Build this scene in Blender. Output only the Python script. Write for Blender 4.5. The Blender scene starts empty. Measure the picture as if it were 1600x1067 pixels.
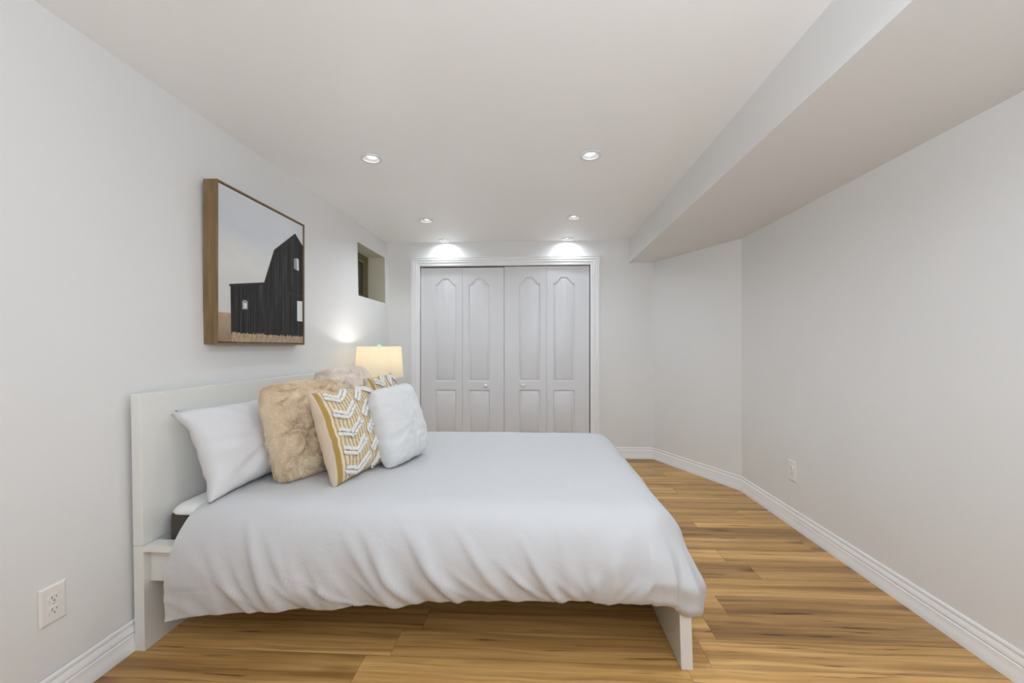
import bpy, bmesh, math, random
from mathutils import Vector, Matrix, noise
PI = math.pi
random.seed(11)
SC = bpy.context.scene
COL = SC.collection

# ------------------------------------------------------------------ camera, world, exposure, lights
cam = bpy.data.objects.new('camera', bpy.data.cameras.new('camera')); COL.objects.link(cam)
cam.data.sensor_width = 36.0
cam.data.lens = 667.0/1600*36
cam.data.shift_y = 8.5/1600
cam.data.clip_start = 0.02
cam.location = (0, 0, 1.185)
cam.rotation_euler = (PI/2, 0, math.atan(35/667.0))
SC.camera = cam
W = bpy.data.worlds.new('world'); SC.world = W; W.use_nodes = True
W.node_tree.nodes['Background'].inputs[0].default_value = (0.9, 0.95, 1.0, 1)
W.node_tree.nodes['Background'].inputs[1].default_value = 0.2
SC.view_settings.view_transform = 'Standard'
SC.view_settings.look = 'None'
SC.view_settings.exposure = 0.33
SC.view_settings.gamma = 1.0
SC.view_settings.use_curve_mapping = False
SC.cycles.max_bounces = 12
SC.cycles.diffuse_bounces = 8
SC.cycles.transparent_max_bounces = 12
SC.cycles.sample_clamp_indirect = 6.0
SC.cycles.use_denoising = True

def light(name, kind, loc, energy, color=(1, 1, 1), parent=None, **kw):
    d = bpy.data.lights.new(name, kind); d.energy = energy; d.color = color
    rot = kw.pop('rot', None)
    for k, v in kw.items(): setattr(d, k, v)
    o = bpy.data.objects.new(name, d); COL.objects.link(o)
    o.location = loc
    if rot: o.rotation_euler = rot
    if parent: o.parent = parent
    return o

COOL = (0.80, 0.90, 1.0)
# added unseen fill light behind the camera, aimed up to brighten the ceiling
light('bounce_fill', 'AREA', (0.45, -0.70, 1.62), 45, (0.785, 0.88, 1.0), size=0.6, rot=(PI-0.66, 0, 0))
# the two rows of ceiling downlights that continue behind the frame
for y, x, e in ((1.26, -0.98, 1.2), (1.26, 0.34, 24.0), (0.0, -0.98, 1.0), (0.0, 0.34, 7.0)):
        light('downlight_lamp', 'SPOT', (x, y, 2.30), e, COOL, spot_size=2.7, spot_blend=0.9, shadow_soft_size=0.05)

# ------------------------------------------------------------------ materials
def mat(name, col, rough=0.5, spec=0.5, **kw):
    m = bpy.data.materials.new(name); m.use_nodes = True
    b = m.node_tree.nodes['Principled BSDF']
    b.inputs['Base Color'].default_value = (*col, 1)
    b.inputs['Roughness'].default_value = rough
    b.inputs['Specular IOR Level'].default_value = spec
    for k, v in kw.items(): b.inputs[k].default_value = v
    return m

class NT:
    """little helper round a node tree"""
    def __init__(s, m): s.t = m.node_tree; s.b = s.t.nodes.get('Principled BSDF')
    def n(s, typ, ins=None, **props):
        x = s.t.nodes.new(typ)
        for k, v in props.items(): setattr(x, k, v)
        for k, v in (ins or {}).items():
            if hasattr(v, 'is_linked') or isinstance(v, bpy.types.NodeSocket): s.t.links.new(v, x.inputs[k])
            else: x.inputs[k].default_value = v
        return x
    def math(s, op, a, b=0.0, c=None):
        ins = {0: a, 1: b}
        if c is not None: ins[2] = c
        return s.n('ShaderNodeMath', ins, operation=op).outputs[0]
    def ramp(s, fac, stops, interp='LINEAR'):
        r = s.n('ShaderNodeValToRGB', {0: fac}); r.color_ramp.interpolation = interp
        e = r.color_ramp.elements
        while len(e) < len(stops): e.new(0.5)
        for k, (p, c) in enumerate(stops): e[k].position = p; e[k].color = (*c, 1)
        return r.outputs[0]
    def mix(s, fac, a, b, mode='MIX'):
        x = s.n('ShaderNodeMix', data_type='RGBA', blend_type=mode)
        for k, v in ((0, fac), (6, a), (7, b)):
            if isinstance(v, bpy.types.NodeSocket): s.t.links.new(v, x.inputs[k])
            else: x.inputs[k].default_value = v if k == 0 else (*v, 1)
        return x.outputs[2]
    def bump(s, h, strength=0.3, dist=0.01):
        x = s.n('ShaderNodeBump', {'Height': h, 'Strength': strength, 'Distance': dist})
        s.t.links.new(x.outputs[0], s.b.inputs['Normal'])
    def color(s, c): s.t.links.new(c, s.b.inputs['Base Color'])
    def rough(s, c): s.t.links.new(c, s.b.inputs['Roughness'])
    def obj(s): return s.n('ShaderNodeTexCoord').outputs['Object']
    def scaled(s, v, sc, loc=(0, 0, 0)):
        return s.n('ShaderNodeMapping', {'Vector': v, 'Scale': sc, 'Location': loc}).outputs[0]
    def noise(s, v, scale, detail=3, rough=0.5, dist=0.0):
        return s.n('ShaderNodeTexNoise', {'Vector': v, 'Scale': scale, 'Detail': detail, 'Roughness': rough, 'Distortion': dist}).outputs[0]

def painted(name, col, rough=0.6, bump=0.06, var=0.02, spec=0.3):
    m = mat(name, col, rough, spec); t = NT(m); v = t.obj()
    n1 = t.noise(v, 1.7, 3)
    lo = tuple(c*(1-var) for c in col); hi = tuple(min(1, c*(1+var)) for c in col)
    t.color(t.ramp(n1, [(0.3, lo), (0.7, hi)]))
    t.bump(t.noise(v, 160, 2), bump, 0.002)
    return m

M_wall = painted('wall_paint', (0.76, 0.757, 0.745), 0.55, 0.08, 0.012)
M_ceil = painted('ceiling_paint', (0.915, 0.912, 0.905), 0.42, 0.05, 0.008)
M_trim = painted('trim_paint', (0.84, 0.84, 0.84), 0.32, 0.02, 0.005, 0.5)
M_door = painted('door_paint', (0.70, 0.70, 0.715), 0.38, 0.03, 0.006, 0.5)
M_niche = painted('niche_olive', (0.60, 0.575, 0.46), 0.65, 0.08, 0.02)  # one beige-olive tone for the niche reveals
M_bed = painted('white_foil', (0.76, 0.755, 0.715), 0.30, 0.01, 0.006, 0.5)
M_plate = mat('white_plastic', (0.80, 0.78, 0.75), 0.3)
M_slot = mat('dark_slot', (0.02, 0.02, 0.02), 0.6)
M_steel = mat('steel', (0.6, 0.6, 0.6), 0.3, Metallic=1.0)
M_winframe = painted('olive_frame', (0.17, 0.14, 0.07), 0.5, 0.03, 0.05)
M_glass = mat('window_glass', (0.09, 0.085, 0.06), 0.08, 0.5)
M_black = mat('black_gap', (0.015, 0.013, 0.012), 0.8)
M_ring = mat('downlight_white', (0.78, 0.78, 0.78), 0.35)
M_baffle = mat('downlight_reflector', (0.30, 0.30, 0.30), 0.45)

def emit(name, col, s):
    m = bpy.data.materials.new(name); m.use_nodes = True
    b = m.node_tree.nodes['Principled BSDF']
    b.inputs['Base Color'].default_value = (0.8, 0.8, 0.8, 1)
    b.inputs['Emission Color'].default_value = (*col, 1); b.inputs['Emission Strength'].default_value = s
    return m
M_lens = emit('lit_lens', (1, 0.98, 0.97), 5.0)
M_bulb = emit('lit_bulb', (1, 0.96, 0.90), 4.0)

# laminate floor: planks run along X
def floor_material():
    m = mat('laminate_oak', (0.4, 0.25, 0.12), 0.36, 0.4); t = NT(m)
    v = t.obj(); sp = t.n('ShaderNodeSeparateXYZ', {0: v}); x, y = sp.outputs[0], sp.outputs[1]
    P, L = 0.157, 1.21
    ry = t.math('DIVIDE', t.math('SUBTRACT', y, 1.612), P)
    row = t.math('FLOOR', ry); fy = t.math('FRACT', ry)
    rr = t.n('ShaderNodeTexWhiteNoise', {'W': row}, noise_dimensions='1D').outputs[0]
    xx = t.math('ADD', t.math('DIVIDE', x, L), t.math('MULTIPLY', rr, 9.37))
    colm = t.math('FLOOR', xx); fx = t.math('FRACT', xx)
    idv = t.n('ShaderNodeCombineXYZ', {0: row, 1: colm, 2: 0.0}).outputs[0]
    wn = t.n('ShaderNodeTexWhiteNoise', {'Vector': idv}, noise_dimensions='3D')
    rid = wn.outputs[0]
    off = t.n('ShaderNodeVectorMath', {0: wn.outputs[1], 1: (13.0, 17.0, 9.0)}, operation='MULTIPLY').outputs[0]
    vv = t.n('ShaderNodeVectorMath', {0: v, 1: off}, operation='ADD').outputs[0]
    # warped grain
    warp = t.noise(t.scaled(vv, (2.2, 9, 1)), 1.0, 2)
    wv = t.n('ShaderNodeCombineXYZ', {0: 0.0, 1: t.math('MULTIPLY', t.math('SUBTRACT', warp, 0.5), 0.045), 2: 0.0}).outputs[0]
    gv = t.n('ShaderNodeVectorMath', {0: vv, 1: wv}, operation='ADD').outputs[0]
    broad = t.noise(t.scaled(gv, (0.7, 13, 1)), 1.0, 3, 0.6)
    grain = t.noise(t.scaled(gv, (1.3, 85, 1)), 1.0, 5, 0.75)
    strip = t.noise(t.scaled(gv, (0.6, 30, 1), (3, 1, 0)), 1.0, 3, 0.6)
    rings = t.n('ShaderNodeTexWave', {'Vector': t.scaled(gv, (0.55, 9, 1)), 'Scale': 1.0, 'Distortion': 7.0, 'Detail': 3.0, 'Detail Scale': 0.8}, wave_type='BANDS', bands_direction='Y').outputs[1]
    base = t.ramp(broad, [(0.24, (0.29, 0.153, 0.052)), (0.42, (0.50, 0.285, 0.096)), (0.58, (0.66, 0.40, 0.148)), (0.80, (0.87, 0.565, 0.24))])
    tone = t.ramp(rid, [(0.0, (0.68, 0.66, 0.64)), (0.35, (0.92, 0.91, 0.90)), (0.7, (1.06, 1.05, 1.03)), (1.0, (1.25, 1.25, 1.24))])
    c = t.mix(1.0, base, tone, 'MULTIPLY')
    c = t.mix(0.8, c, t.ramp(grain, [(0.30, (0.45, 0.40, 0.35)), (0.45, (0.92, 0.91, 0.90)), (0.7, (1.08, 1.08, 1.08))]), 'MULTIPLY')
    c = t.mix(0.8, c, t.ramp(strip, [(0.32, (0.58, 0.54, 0.50)), (0.48, (0.96, 0.95, 0.94)), (0.68, (1.08, 1.085, 1.09))]), 'MULTIPLY')
    c = t.mix(0.16, c, t.ramp(rings, [(0.0, (0.62, 0.55, 0.5)), (0.25, (1, 1, 1)), (1.0, (1.06, 1.06, 1.06))]), 'MULTIPLY')
    # dark streaks and knots
    st = t.noise(t.scaled(gv, (2.6, 46, 1), (5, 3, 0)), 1.0, 3, 0.55)
    c = t.mix(1.0, c, t.ramp(st, [(0.29, (0.34, 0.27, 0.22)), (0.375, (1, 1, 1))]), 'MULTIPLY')
    kn = t.n('ShaderNodeTexVoronoi', {'Vector': t.scaled(gv, (1.5, 5.2, 1), (2, 7, 0)), 'Scale': 1.0, 'Randomness': 1.0}).outputs[0]
    c = t.mix(0.8, c, t.ramp(kn, [(0.03, (0.22, 0.15, 0.11)), (0.10, (0.66, 0.58, 0.52)), (0.17, (1, 1, 1))]), 'MULTIPLY')
    # plank joints
    ey = t.math('MINIMUM', fy, t.math('SUBTRACT', 1.0, fy))
    ex = t.math('MULTIPLY', t.math('MINIMUM', fx, t.math('SUBTRACT', 1.0, fx)), L/P)
    e = t.math('MINIMUM', ex, ey)
    c = t.mix(1.0, c, t.ramp(e, [(0.0, (0.62, 0.57, 0.52)), (0.008, (0.82, 0.79, 0.76)), (0.014, (1, 1, 1))]), 'MULTIPLY')
    t.color(c)
    t.rough(t.math('ADD', 0.30, t.math('MULTIPLY', grain, 0.18)))
    h = t.math('ADD', t.math('MULTIPLY', grain, 0.35), t.math('MINIMUM', t.math('MULTIPLY', e, 40.0), 1.0))
    t.bump(h, 0.12, 0.002)
    return m
M_floor = floor_material()

def fabric(name, col, weave=900, bump=0.25, rough=0.9, var=0.03, sheen=0.15, big=0.0):
    m = mat(name, col, rough, 0.15); t = NT(m); v = t.obj()
    m.node_tree.nodes['Principled BSDF'].inputs['Sheen Weight'].default_value = sheen
    n1 = t.noise(v, 6, 3)
    t.color(t.ramp(n1, [(0.3, tuple(c*(1-var) for c in col)), (0.7, tuple(min(1, c*(1+var)) for c in col))]))
    h = t.noise(v, weave, 1)
    if big:
        w = t.noise(t.scaled(v, (1, 1, 1.6)), 20, 4, 0.55, 0.8)
        h = t.math('ADD', t.math('MULTIPLY', h, 0.15), t.math('MULTIPLY', w, big))
    t.bump(h, bump, 0.004)
    return m
M_duvet = fabric('white_cotton', (0.575, 0.575, 0.583), 700, 0.35, 0.85, 0.006, 0.05, 1.0)
M_pillow = fabric('pillowcase_cotton', (0.67, 0.67, 0.68), 700, 0.3, 0.85, 0.006, 0.05, 0.8)
M_sheet = fabric('sheet_cotton', (0.80, 0.80, 0.79), 700, 0.2, 0.85, 0.006, 0.05, 0.4)
M_mattress = fabric('taupe_knit', (0.085, 0.07, 0.055), 500, 0.4, 0.95, 0.15)
M_cream = fabric('cream_linen', (0.62, 0.50, 0.38), 500, 0.3, 0.95, 0.04)
M_furbase = fabric('fur_backing', (0.70, 0.57, 0.41), 300, 0.4, 0.95, 0.12, 0.4)
M_furbase2 = fabric('pale_fur_backing', (0.86, 0.76, 0.67), 300, 0.4, 0.95, 0.10, 0.4)
def fur(name, lo, hi):
    m = bpy.data.materials.new(name); m.use_nodes = True; t = NT(m)
    c = t.ramp(t.noise(t.obj(), 22, 3), [(0.3, lo), (0.7, hi)])
    a = t.n('ShaderNodeBsdfDiffuse', {'Color': c}); b = t.n('ShaderNodeBsdfTranslucent', {'Color': c})
    x = t.n('ShaderNodeMixShader', {0: 0.5, 1: a.outputs[0], 2: b.outputs[0]})
    m.node_tree.links.new(x.outputs[0], m.node_tree.nodes['Material Output'].inputs['Surface'])
    return m
M_fur = fur('beige_fur', (0.85, 0.74, 0.58), (0.96, 0.88, 0.74))
M_fur2 = fur('pale_fur', (0.93, 0.86, 0.79), (0.97, 0.94, 0.90))
M_tuft = fabric('white_yarn', (0.77, 0.75, 0.71), 350, 0.5, 0.95, 0.03, 0.2)
M_chenille = fabric('white_chenille', (0.665, 0.665, 0.66), 260, 0.6, 0.95, 0.02, 0.25, 1.2)
M_mustard = fabric('mustard_thread', (0.42, 0.27, 0.075), 600, 0.4, 0.9, 0.08)

# woven stripes of the chevron cushion (runs along local X across the face)
def stripe_material():
    m = mat('mustard_stripe', (0.6, 0.45, 0.25), 0.9, 0.15); t = NT(m)
    sp = t.n('ShaderNodeSeparateXYZ', {0: t.obj()})
    w = t.math('FRACT', t.math('MULTIPLY', sp.outputs[0], 47.0))
    c = t.ramp(w, [(0.0, (0.46, 0.33, 0.14)), (0.22, (0.57, 0.42, 0.20)), (0.36, (0.74, 0.62, 0.45)), (0.78, (0.80, 0.70, 0.54)), (0.97, (0.50, 0.36, 0.16))])
    t.color(t.mix(0.35, c, t.ramp(t.noise(t.scaled(t.obj(), (1, 1.6, 1)), 90, 2), [(0.3, (0.6, 0.55, 0.5)), (0.65, (1, 1, 1))]), 'MULTIPLY'))
    t.bump(t.math('PINGPONG', w, 0.5), 0.8, 0.006)
    return m
M_stripe = stripe_material()

# ------------------------------------------------------------------ mesh helpers
def obj(name, bm, m, parent=None, smooth=False, mats=None, auto=None):
    me = bpy.data.meshes.new(name)
    bmesh.ops.recalc_face_normals(bm, faces=bm.faces[:])
    bm.to_mesh(me); bm.free()
    for x in (mats or [m]): me.materials.append(x)
    if smooth:
        for p in me.polygons: p.use_smooth = True
    if auto is not None:
        for p in me.polygons: p.use_smooth = True
        me.set_sharp_from_angle(angle=auto)
    o = bpy.data.objects.new(name, me); COL.objects.link(o)
    if parent is not None:
        o.parent = parent
    return o

def tag(o, label, cat, group=None):
    o['label'] = label; o['category'] = cat
    if group: o['group'] = group
    return o
def thing(name, label, cat, loc=(0, 0, 0), group=None, mw=None):
    o = bpy.data.objects.new(name, None); COL.objects.link(o); o.empty_display_size = 0.1
    if mw is not None: o.matrix_world = mw
    else: o.location = loc
    return tag(o, label, cat, group)
def struct(name, bm, m, parent=None, **kw):
    o = obj(name, bm, m, parent, **kw)
    if parent is None: o['kind'] = 'structure'
    return o

def add_box(bm, a, b, bev=0.0, seg=2, fn=None, o=(0, 0, 0)):
    r = bmesh.ops.create_cube(bm, size=1)['verts']
    for v in r:
        v.co = Vector([(a[i]+b[i])/2 + v.co[i]*(b[i]-a[i]) - o[i] for i in range(3)])
    if bev:
        es = list({e for v in r for e in v.link_edges})
        rb = bmesh.ops.bevel(bm, geom=es, offset=bev, segments=seg, affect='EDGES', profile=0.5)
        r = list({v for f in rb['faces'] for v in f.verts} | {v for v in r if v.is_valid})
    if fn:
        for v in r: v.co = fn(v.co)
    return r
def box(a, b, bev=0.0, seg=2, fn=None, o=(0, 0, 0)):
    bm = bmesh.new(); add_box(bm, a, b, bev, seg, fn, o); return bm

def add_lathe(bm, prof, n=32, c=(0, 0, 0), axis='Z', closed=False):
    rings = []
    for r, z in prof:
        if r < 1e-6:
            rings.append([bm.verts.new((0, 0, z))])
        else:
            rings.append([bm.verts.new((r*math.cos(2*PI*k/n), r*math.sin(2*PI*k/n), z)) for k in range(n)])
    pairs = list(zip(rings, rings[1:]))
    if closed: pairs.append((rings[-1], rings[0]))
    for a, b in pairs:
        for k in range(n):
            k2 = (k+1) % n
            if len(a) == 1 and len(b) == 1: continue
            if len(a) == 1: bm.faces.new((a[0], b[k], b[k2]))
            elif len(b) == 1: bm.faces.new((a[k], b[0], a[k2]))
            else: bm.faces.new((a[k], b[k], b[k2], a[k2]))
    for ring in rings:
        for v in ring:
            p = v.co.copy()
            if axis == 'Y': p = Vector((p.x, -p.z, p.y))     # profile z points to -Y
            if axis == 'X': p = Vector((p.z, p.x, p.y))
            v.co = p + Vector(c)
def lathe(prof, n=32, c=(0, 0, 0), axis='Z', closed=False, scale=1.0):
    bm = bmesh.new(); add_lathe(bm, [(r*scale, z*scale) for r, z in prof], n, c, axis, closed); return bm

def sweep(path, prof, nrm):
    """path: list of (point, outdir for d, updir for h); prof: list of (d,h)"""
    bm = bmesh.new(); rows = []
    for p, a, b in path:
        rows.append([bm.verts.new(Vector(p)+Vector(a)*d+Vector(b)*h) for d, h in prof])
    for r, s in zip(rows, rows[1:]):
        for k in range(len(prof)-1):
            bm.faces.new((r[k], s[k], s[k+1], r[k+1]))
    for r in (rows[0], rows[-1]):
        try: bm.faces.new(r)
        except ValueError: pass
    return bm

# ------------------------------------------------------------------ the room
CEIL = 2.323
YB = 4.60           # back wall
YR = -1.6           # wall behind the camera
XR = 1.708          # right wall
CX, CY = 1.708, 3.615    # where the right wall turns
DX, DY = 1.252, 4.60     # where the angled wall meets the back wall
SX, SZ = 1.003, 2.08     # soffit edge and underside
def XL(y, z):       # the left wall is a little out of plumb
    k = 0.0300 + (y-1.3)*(0.0185-0.0300)/3.3
    return -1.572 - z*k
def quad(bm, *ps): bm.faces.new([bm.verts.new(p) for p in ps])

# floor
bm = bmesh.new()
add_box(bm, (-1.80, YR-0.1, -0.06), (1.85, YB+0.72, 0.0))
struct('floor', bm, M_floor)

# ceiling with cut-outs for the downlights
LIGHTS = [(-0.982, 2.525), (0.333, 2.551), (-0.970, 3.788), (0.347, 3.763), (-0.958, 4.515), (0.347, 4.515)]
bm = bmesh.new()
out = [bm.verts.new(p) for p in ((-1.85, YR-0.1, CEIL), (1.85, YR-0.1, CEIL), (1.85, YB+0.1, CEIL), (-1.85, YB+0.1, CEIL))]
es = [bm.edges.new((out[k], out[(k+1) % 4])) for k in range(4)]
for (x, y) in LIGHTS:
    ring = [bm.verts.new((x+0.052*math.cos(2*PI*k/32), y+0.052*math.sin(2*PI*k/32), CEIL)) for k in range(32)]
    es += [bm.edges.new((ring[k], ring[(k+1) % 32])) for k in range(32)]
bmesh.ops.triangle_fill(bm, use_beauty=True, use_dissolve=False, edges=es)
struct('ceiling', bm, M_ceil)

# left wall with the high niche
NY0, NY1, NZ0, NZ1 = 3.825, 4.525, 1.655, 2.147
bm = bmesh.new()
ys = [YR-0.1, 0.0, 1.3, 2.5, NY0, NY1, YB+0.05]; zs = [-0.02, 0.6, 1.2, NZ0, NZ1, CEIL+0.02]
g = [[bm.verts.new((XL(y, z), y, z)) for z in zs] for y in ys]
for i in range(len(ys)-1):
    for j in range(len(zs)-1):
        if i == 4 and j == 3: continue
        bm.faces.new((g[i][j], g[i+1][j], g[i+1][j+1], g[i][j+1]))
struct('wall_left', bm, M_wall, auto=0.3)
# niche reveals
ND = 0.195
bm = bmesh.new()
f = [Vector((XL(y, z), y, z)) for y, z in ((NY0, NZ0), (NY1, NZ0), (NY1, NZ1), (NY0, NZ1))]
b = [p - Vector((ND, 0, 0)) for p in f]
fv = [bm.verts.new(p) for p in f]; bv = [bm.verts.new(p) for p in b]
for k in range(4): bm.faces.new((fv[k], fv[(k+1) % 4], bv[(k+1) % 4], bv[k]))
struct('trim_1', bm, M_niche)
# the window at the back of the niche
xb = XL(4.2, 1.9) - ND
w1 = struct('window_1', box((xb-0.05, NY0-0.02, NZ0-0.02), (xb-0.03, NY1+0.02, NZ1+0.02)), M_glass)
def frame_bm(x0, x1, y0, y1, z0, z1, t, bev=0.003):
    bm = bmesh.new()
    add_box(bm, (x0, y0, z0), (x1, y1, z0+t), bev); add_box(bm, (x0, y0, z1-t), (x1, y1, z1), bev)
    add_box(bm, (x0, y0, z0+t), (x1, y0+t, z1-t), bev); add_box(bm, (x0, y1-t, z0+t), (x1, y1, z1-t), bev)
    return bm
obj('window_frame', frame_bm(xb-0.03, xb+0.012, NY0-0.01, NY1+0.004, NZ0-0.004, NZ1+0.004, 0.045), M_winframe, w1)
obj('sliding_sash', frame_bm(xb-0.028, xb-0.004, NY0+0.33, NY1-0.04, NZ0+0.04, NZ1-0.04, 0.035), M_winframe, w1)

# back wall round the closet opening
OX0, OX1, OZ = -1.249, 0.598, 2.063
bm = bmesh.new()
xs = [-1.70, OX0, OX1, 1.45]; zs = [-0.02, OZ, CEIL+0.02]
g = [[bm.verts.new((x, YB, z)) for z in zs] for x in xs]
for i in range(3):
    for j in range(2):
        if i == 1 and j == 0: continue
        bm.faces.new((g[i][j], g[i+1][j], g[i+1][j+1], g[i][j+1]))
# opening reveals
for p, q in (((OX0, -0.02), (OX0, OZ)), ((OX0, OZ), (OX1, OZ)), ((OX1, OZ), (OX1, -0.02))):
    quad(bm, (p[0], YB, p[1]), (q[0], YB, q[1]), (q[0], YB+0.11, q[1]), (p[0], YB+0.11, p[1]))
struct('wall_back', bm, M_wall)
# closet shell behind the doors
bm = bmesh.new()
x0, x1, y0, y1 = OX0-0.1, OX1+0.1, YB+0.11, YB+0.70
quad(bm, (x0, y1, -0.02), (x1, y1, -0.02), (x1, y1, 2.4), (x0, y1, 2.4))
quad(bm, (x0, y0, -0.02), (x0, y1, -0.02), (x0, y1, 2.4), (x0, y0, 2.4))
quad(bm, (x1, y0, -0.02), (x1, y1, -0.02), (x1, y1, 2.4), (x1, y0, 2.4))
quad(bm, (x0, y0, 2.4), (x1, y0, 2.4), (x1, y1, 2.4), (x0, y1, 2.4))
for a, c in ((x0, OX0), (OX1, x1)): quad(bm, (a, y0, -0.02), (c, y0, -0.02), (c, y0, 2.4), (a, y0, 2.4))
quad(bm, (OX0, y0, OZ), (OX1, y0, OZ), (OX1, y0, 2.4), (OX0, y0, 2.4))
struct('wall_closet', bm, M_wall)

bm = bmesh.new(); quad(bm, (XR, YR-0.1, -0.02), (CX, CY, -0.02), (CX, CY, CEIL+0.02), (XR, YR-0.1, CEIL+0.02))
struct('wall_right', bm, M_wall)
bm = bmesh.new(); quad(bm, (CX, CY, -0.02), (DX, DY, -0.02), (DX, DY, CEIL+0.02), (CX, CY, CEIL+0.02))
struct('wall_angled', bm, M_wall)
bm = bmesh.new(); quad(bm, (-1.85, YR, -0.02), (1.85, YR, -0.02), (1.85, YR, CEIL+0.02), (-1.85, YR, CEIL+0.02))
struct('wall_rear', bm, M_wall)
# dropped soffit along the right wall (solid, edge a touch oblique as in the photo)
bm = bmesh.new()
pts = [(0.945, YR-0.05), (1.84, YR-0.05), (1.84, YB+0.05), (SX, YB+0.05)]
lo = [bm.verts.new((x, y, SZ)) for x, y in pts]; hi = [bm.verts.new((x, y, CEIL+0.02)) for x, y in pts]
lo[0].co.x = 0.955; hi[0].co.x = 0.955
bm.faces.new(lo); bm.faces.new(hi)
for k in range(4): bm.faces.new((lo[k], lo[(k+1) % 4], hi[(k+1) % 4], hi[k]))
struct('soffit', bm, M_wall)

# baseboards
BB = [(0.0, 0.118), (0.0035, 0.118), (0.006, 0.1145), (0.007, 0.110), (0.007, 0.104), (0.0045, 0.1005), (0.005, 0.096),
      (0.009, 0.090), (0.0115, 0.082), (0.012, 0.074), (0.0085, 0.0705), (0.0085, 0.0675), (0.0125, 0.064), (0.0125, 0.040), (0.016, 0.034), (0.0165, 0.0), (0.0, 0.0)]
def baseboard(name, stations):
    struct(name, sweep([(Vector((x, y, 0)), Vector((nx, ny, 0)), Vector((0, 0, 1))) for x, y, nx, ny in stations], BB, None), M_trim, auto=0.6)
baseboard('baseboard_left', [(XL(YR, 0), YR, 1, 0), (XL(YB, 0), YB, 1, -1)])
baseboard('baseboard_back', [(0.686, YB, 0, -1), (DX, DY, -0.24, -1)])
baseboard('baseboard_rear_side', [(-1.30, YB, 0, -1), (-1.62, YB, 0, -1)])
# angled + right with mitred joint
ad = Vector((DX-CX, DY-CY)).normalized(); an = Vector((-ad.y, ad.x)) if Vector((-ad.y, ad.x)).x < 0 else Vector((ad.y, -ad.x))
mit = (an+Vector((-1, 0))); mit = mit/mit.dot(Vector((-1, 0)))
baseboard('baseboard_angled', [(DX, DY, -0.24*1.0, -1.0), (CX, CY, mit.x, mit.y)])
baseboard('baseboard_right', [(CX, CY, mit.x, mit.y), (XR, YR, -1, 0)])

# closet casing (mitred)
CW = 0.094
CAS = [(0.0, 0.0), (0.0, 0.008), (0.006, 0.012), (0.030, 0.012), (0.036, 0.016), (0.046, 0.0185), (0.052, 0.015), (0.056, 0.015),
       (0.060, 0.020), (0.078, 0.021), (0.082, 0.017), (0.086, 0.022), (0.093, 0.021), (CW, 0.017), (CW, 0.0)]
st = []
for p, dirv in (((OX0, 0.0), (-1, 0)), ((OX0, OZ), (-1, 1)), ((OX1, OZ), (1, 1)), ((OX1, 0.0), (1, 0))):
    st.append((Vector((p[0], YB, p[1])), Vector((dirv[0], 0, dirv[1])), Vector((0, -1, 0))))
struct('trim_2', sweep(st, CAS, None), M_trim, auto=0.5)

# ------------------------------------------------------------------ closet bifold doors
LW, LH, LT = 0.456, 2.035, 0.034
def outline(x0, x1, z0, z1, arch, d, n=20):
    """closed loop of a panel shrunk by d; arch = rise of the cathedral top (0 = square)"""
    x0 += d; x1 -= d; z0 += d
    pts = [(x0, z0), (x1, z0)]
    w = x1-x0
    for k in range(n+1):
        f = k/n; x = x1 - w*f; s = abs(2*f-1)
        if arch:
            # small shoulder, ogee rise, rounded apex
            q = max(0.0, min(1.0, (0.90-s)/0.72)); rise = arch*(0.5-0.5*math.cos(PI*q**0.92))
            z = z1 - arch + rise - d*1.05
        else: z = z1 - d
        pts.append((x, z))
    return pts
STEPS = [(0.0, 0.0), (0.005, 0.008), (0.010, 0.0105), (0.013, 0.0105), (0.018, 0.007), (0.038, 0.0015), (0.040, 0.001)]
def door_leaf_bm(px0, px1):
    bm = bmesh.new()
    def V(x, z, y): return bm.verts.new((x, y, z))
    outer = [V(0, 0, 0), V(LW, 0, 0), V(LW, LH, 0), V(0, LH, 0)]
    es = [bm.edges.new((outer[k], outer[(k+1) % 4])) for k in range(4)]
    holes = []
    for (z0, z1, arch) in ((0.82-0.025, 1.945-0.025, 0.070), (0.225, 0.712-0.01, 0.0)):
        loops = []
        for d, dep in STEPS:
            loops.append([V(x, z, dep) for x, z in outline(px0, px1, z0, z1, arch, d)])
        n = len(loops[0])
        es += [bm.edges.new((loops[0][k], loops[0][(k+1) % n])) for k in range(n)]
        for a, c in zip(loops, loops[1:]):
            for k in range(n): bm.faces.new((a[k], a[(k+1) % n], c[(k+1) % n], c[k]))
        holes.append(loops[-1])
    bmesh.ops.triangle_fill(bm, use_beauty=True, use_dissolve=False, edges=es)
    for h in holes: bm.faces.new(h)
    back = [V(0, 0, LT), V(LW, 0, LT), V(LW, LH, LT), V(0, LH, LT)]
    bm.faces.new(back)
    for k in range(4): bm.faces.new((outer[k], outer[(k+1) % 4], back[(k+1) % 4], back[k]))
    return bm
KNOB = [(0.0, 0.034), (0.008, 0.0335), (0.0135, 0.030), (0.0155, 0.025), (0.0145, 0.019), (0.010, 0.0145), (0.0065, 0.011), (0.006, 0.004), (0.010, 0.002), (0.0105, 0.0)]
DYP = YB + 0.022
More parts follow.
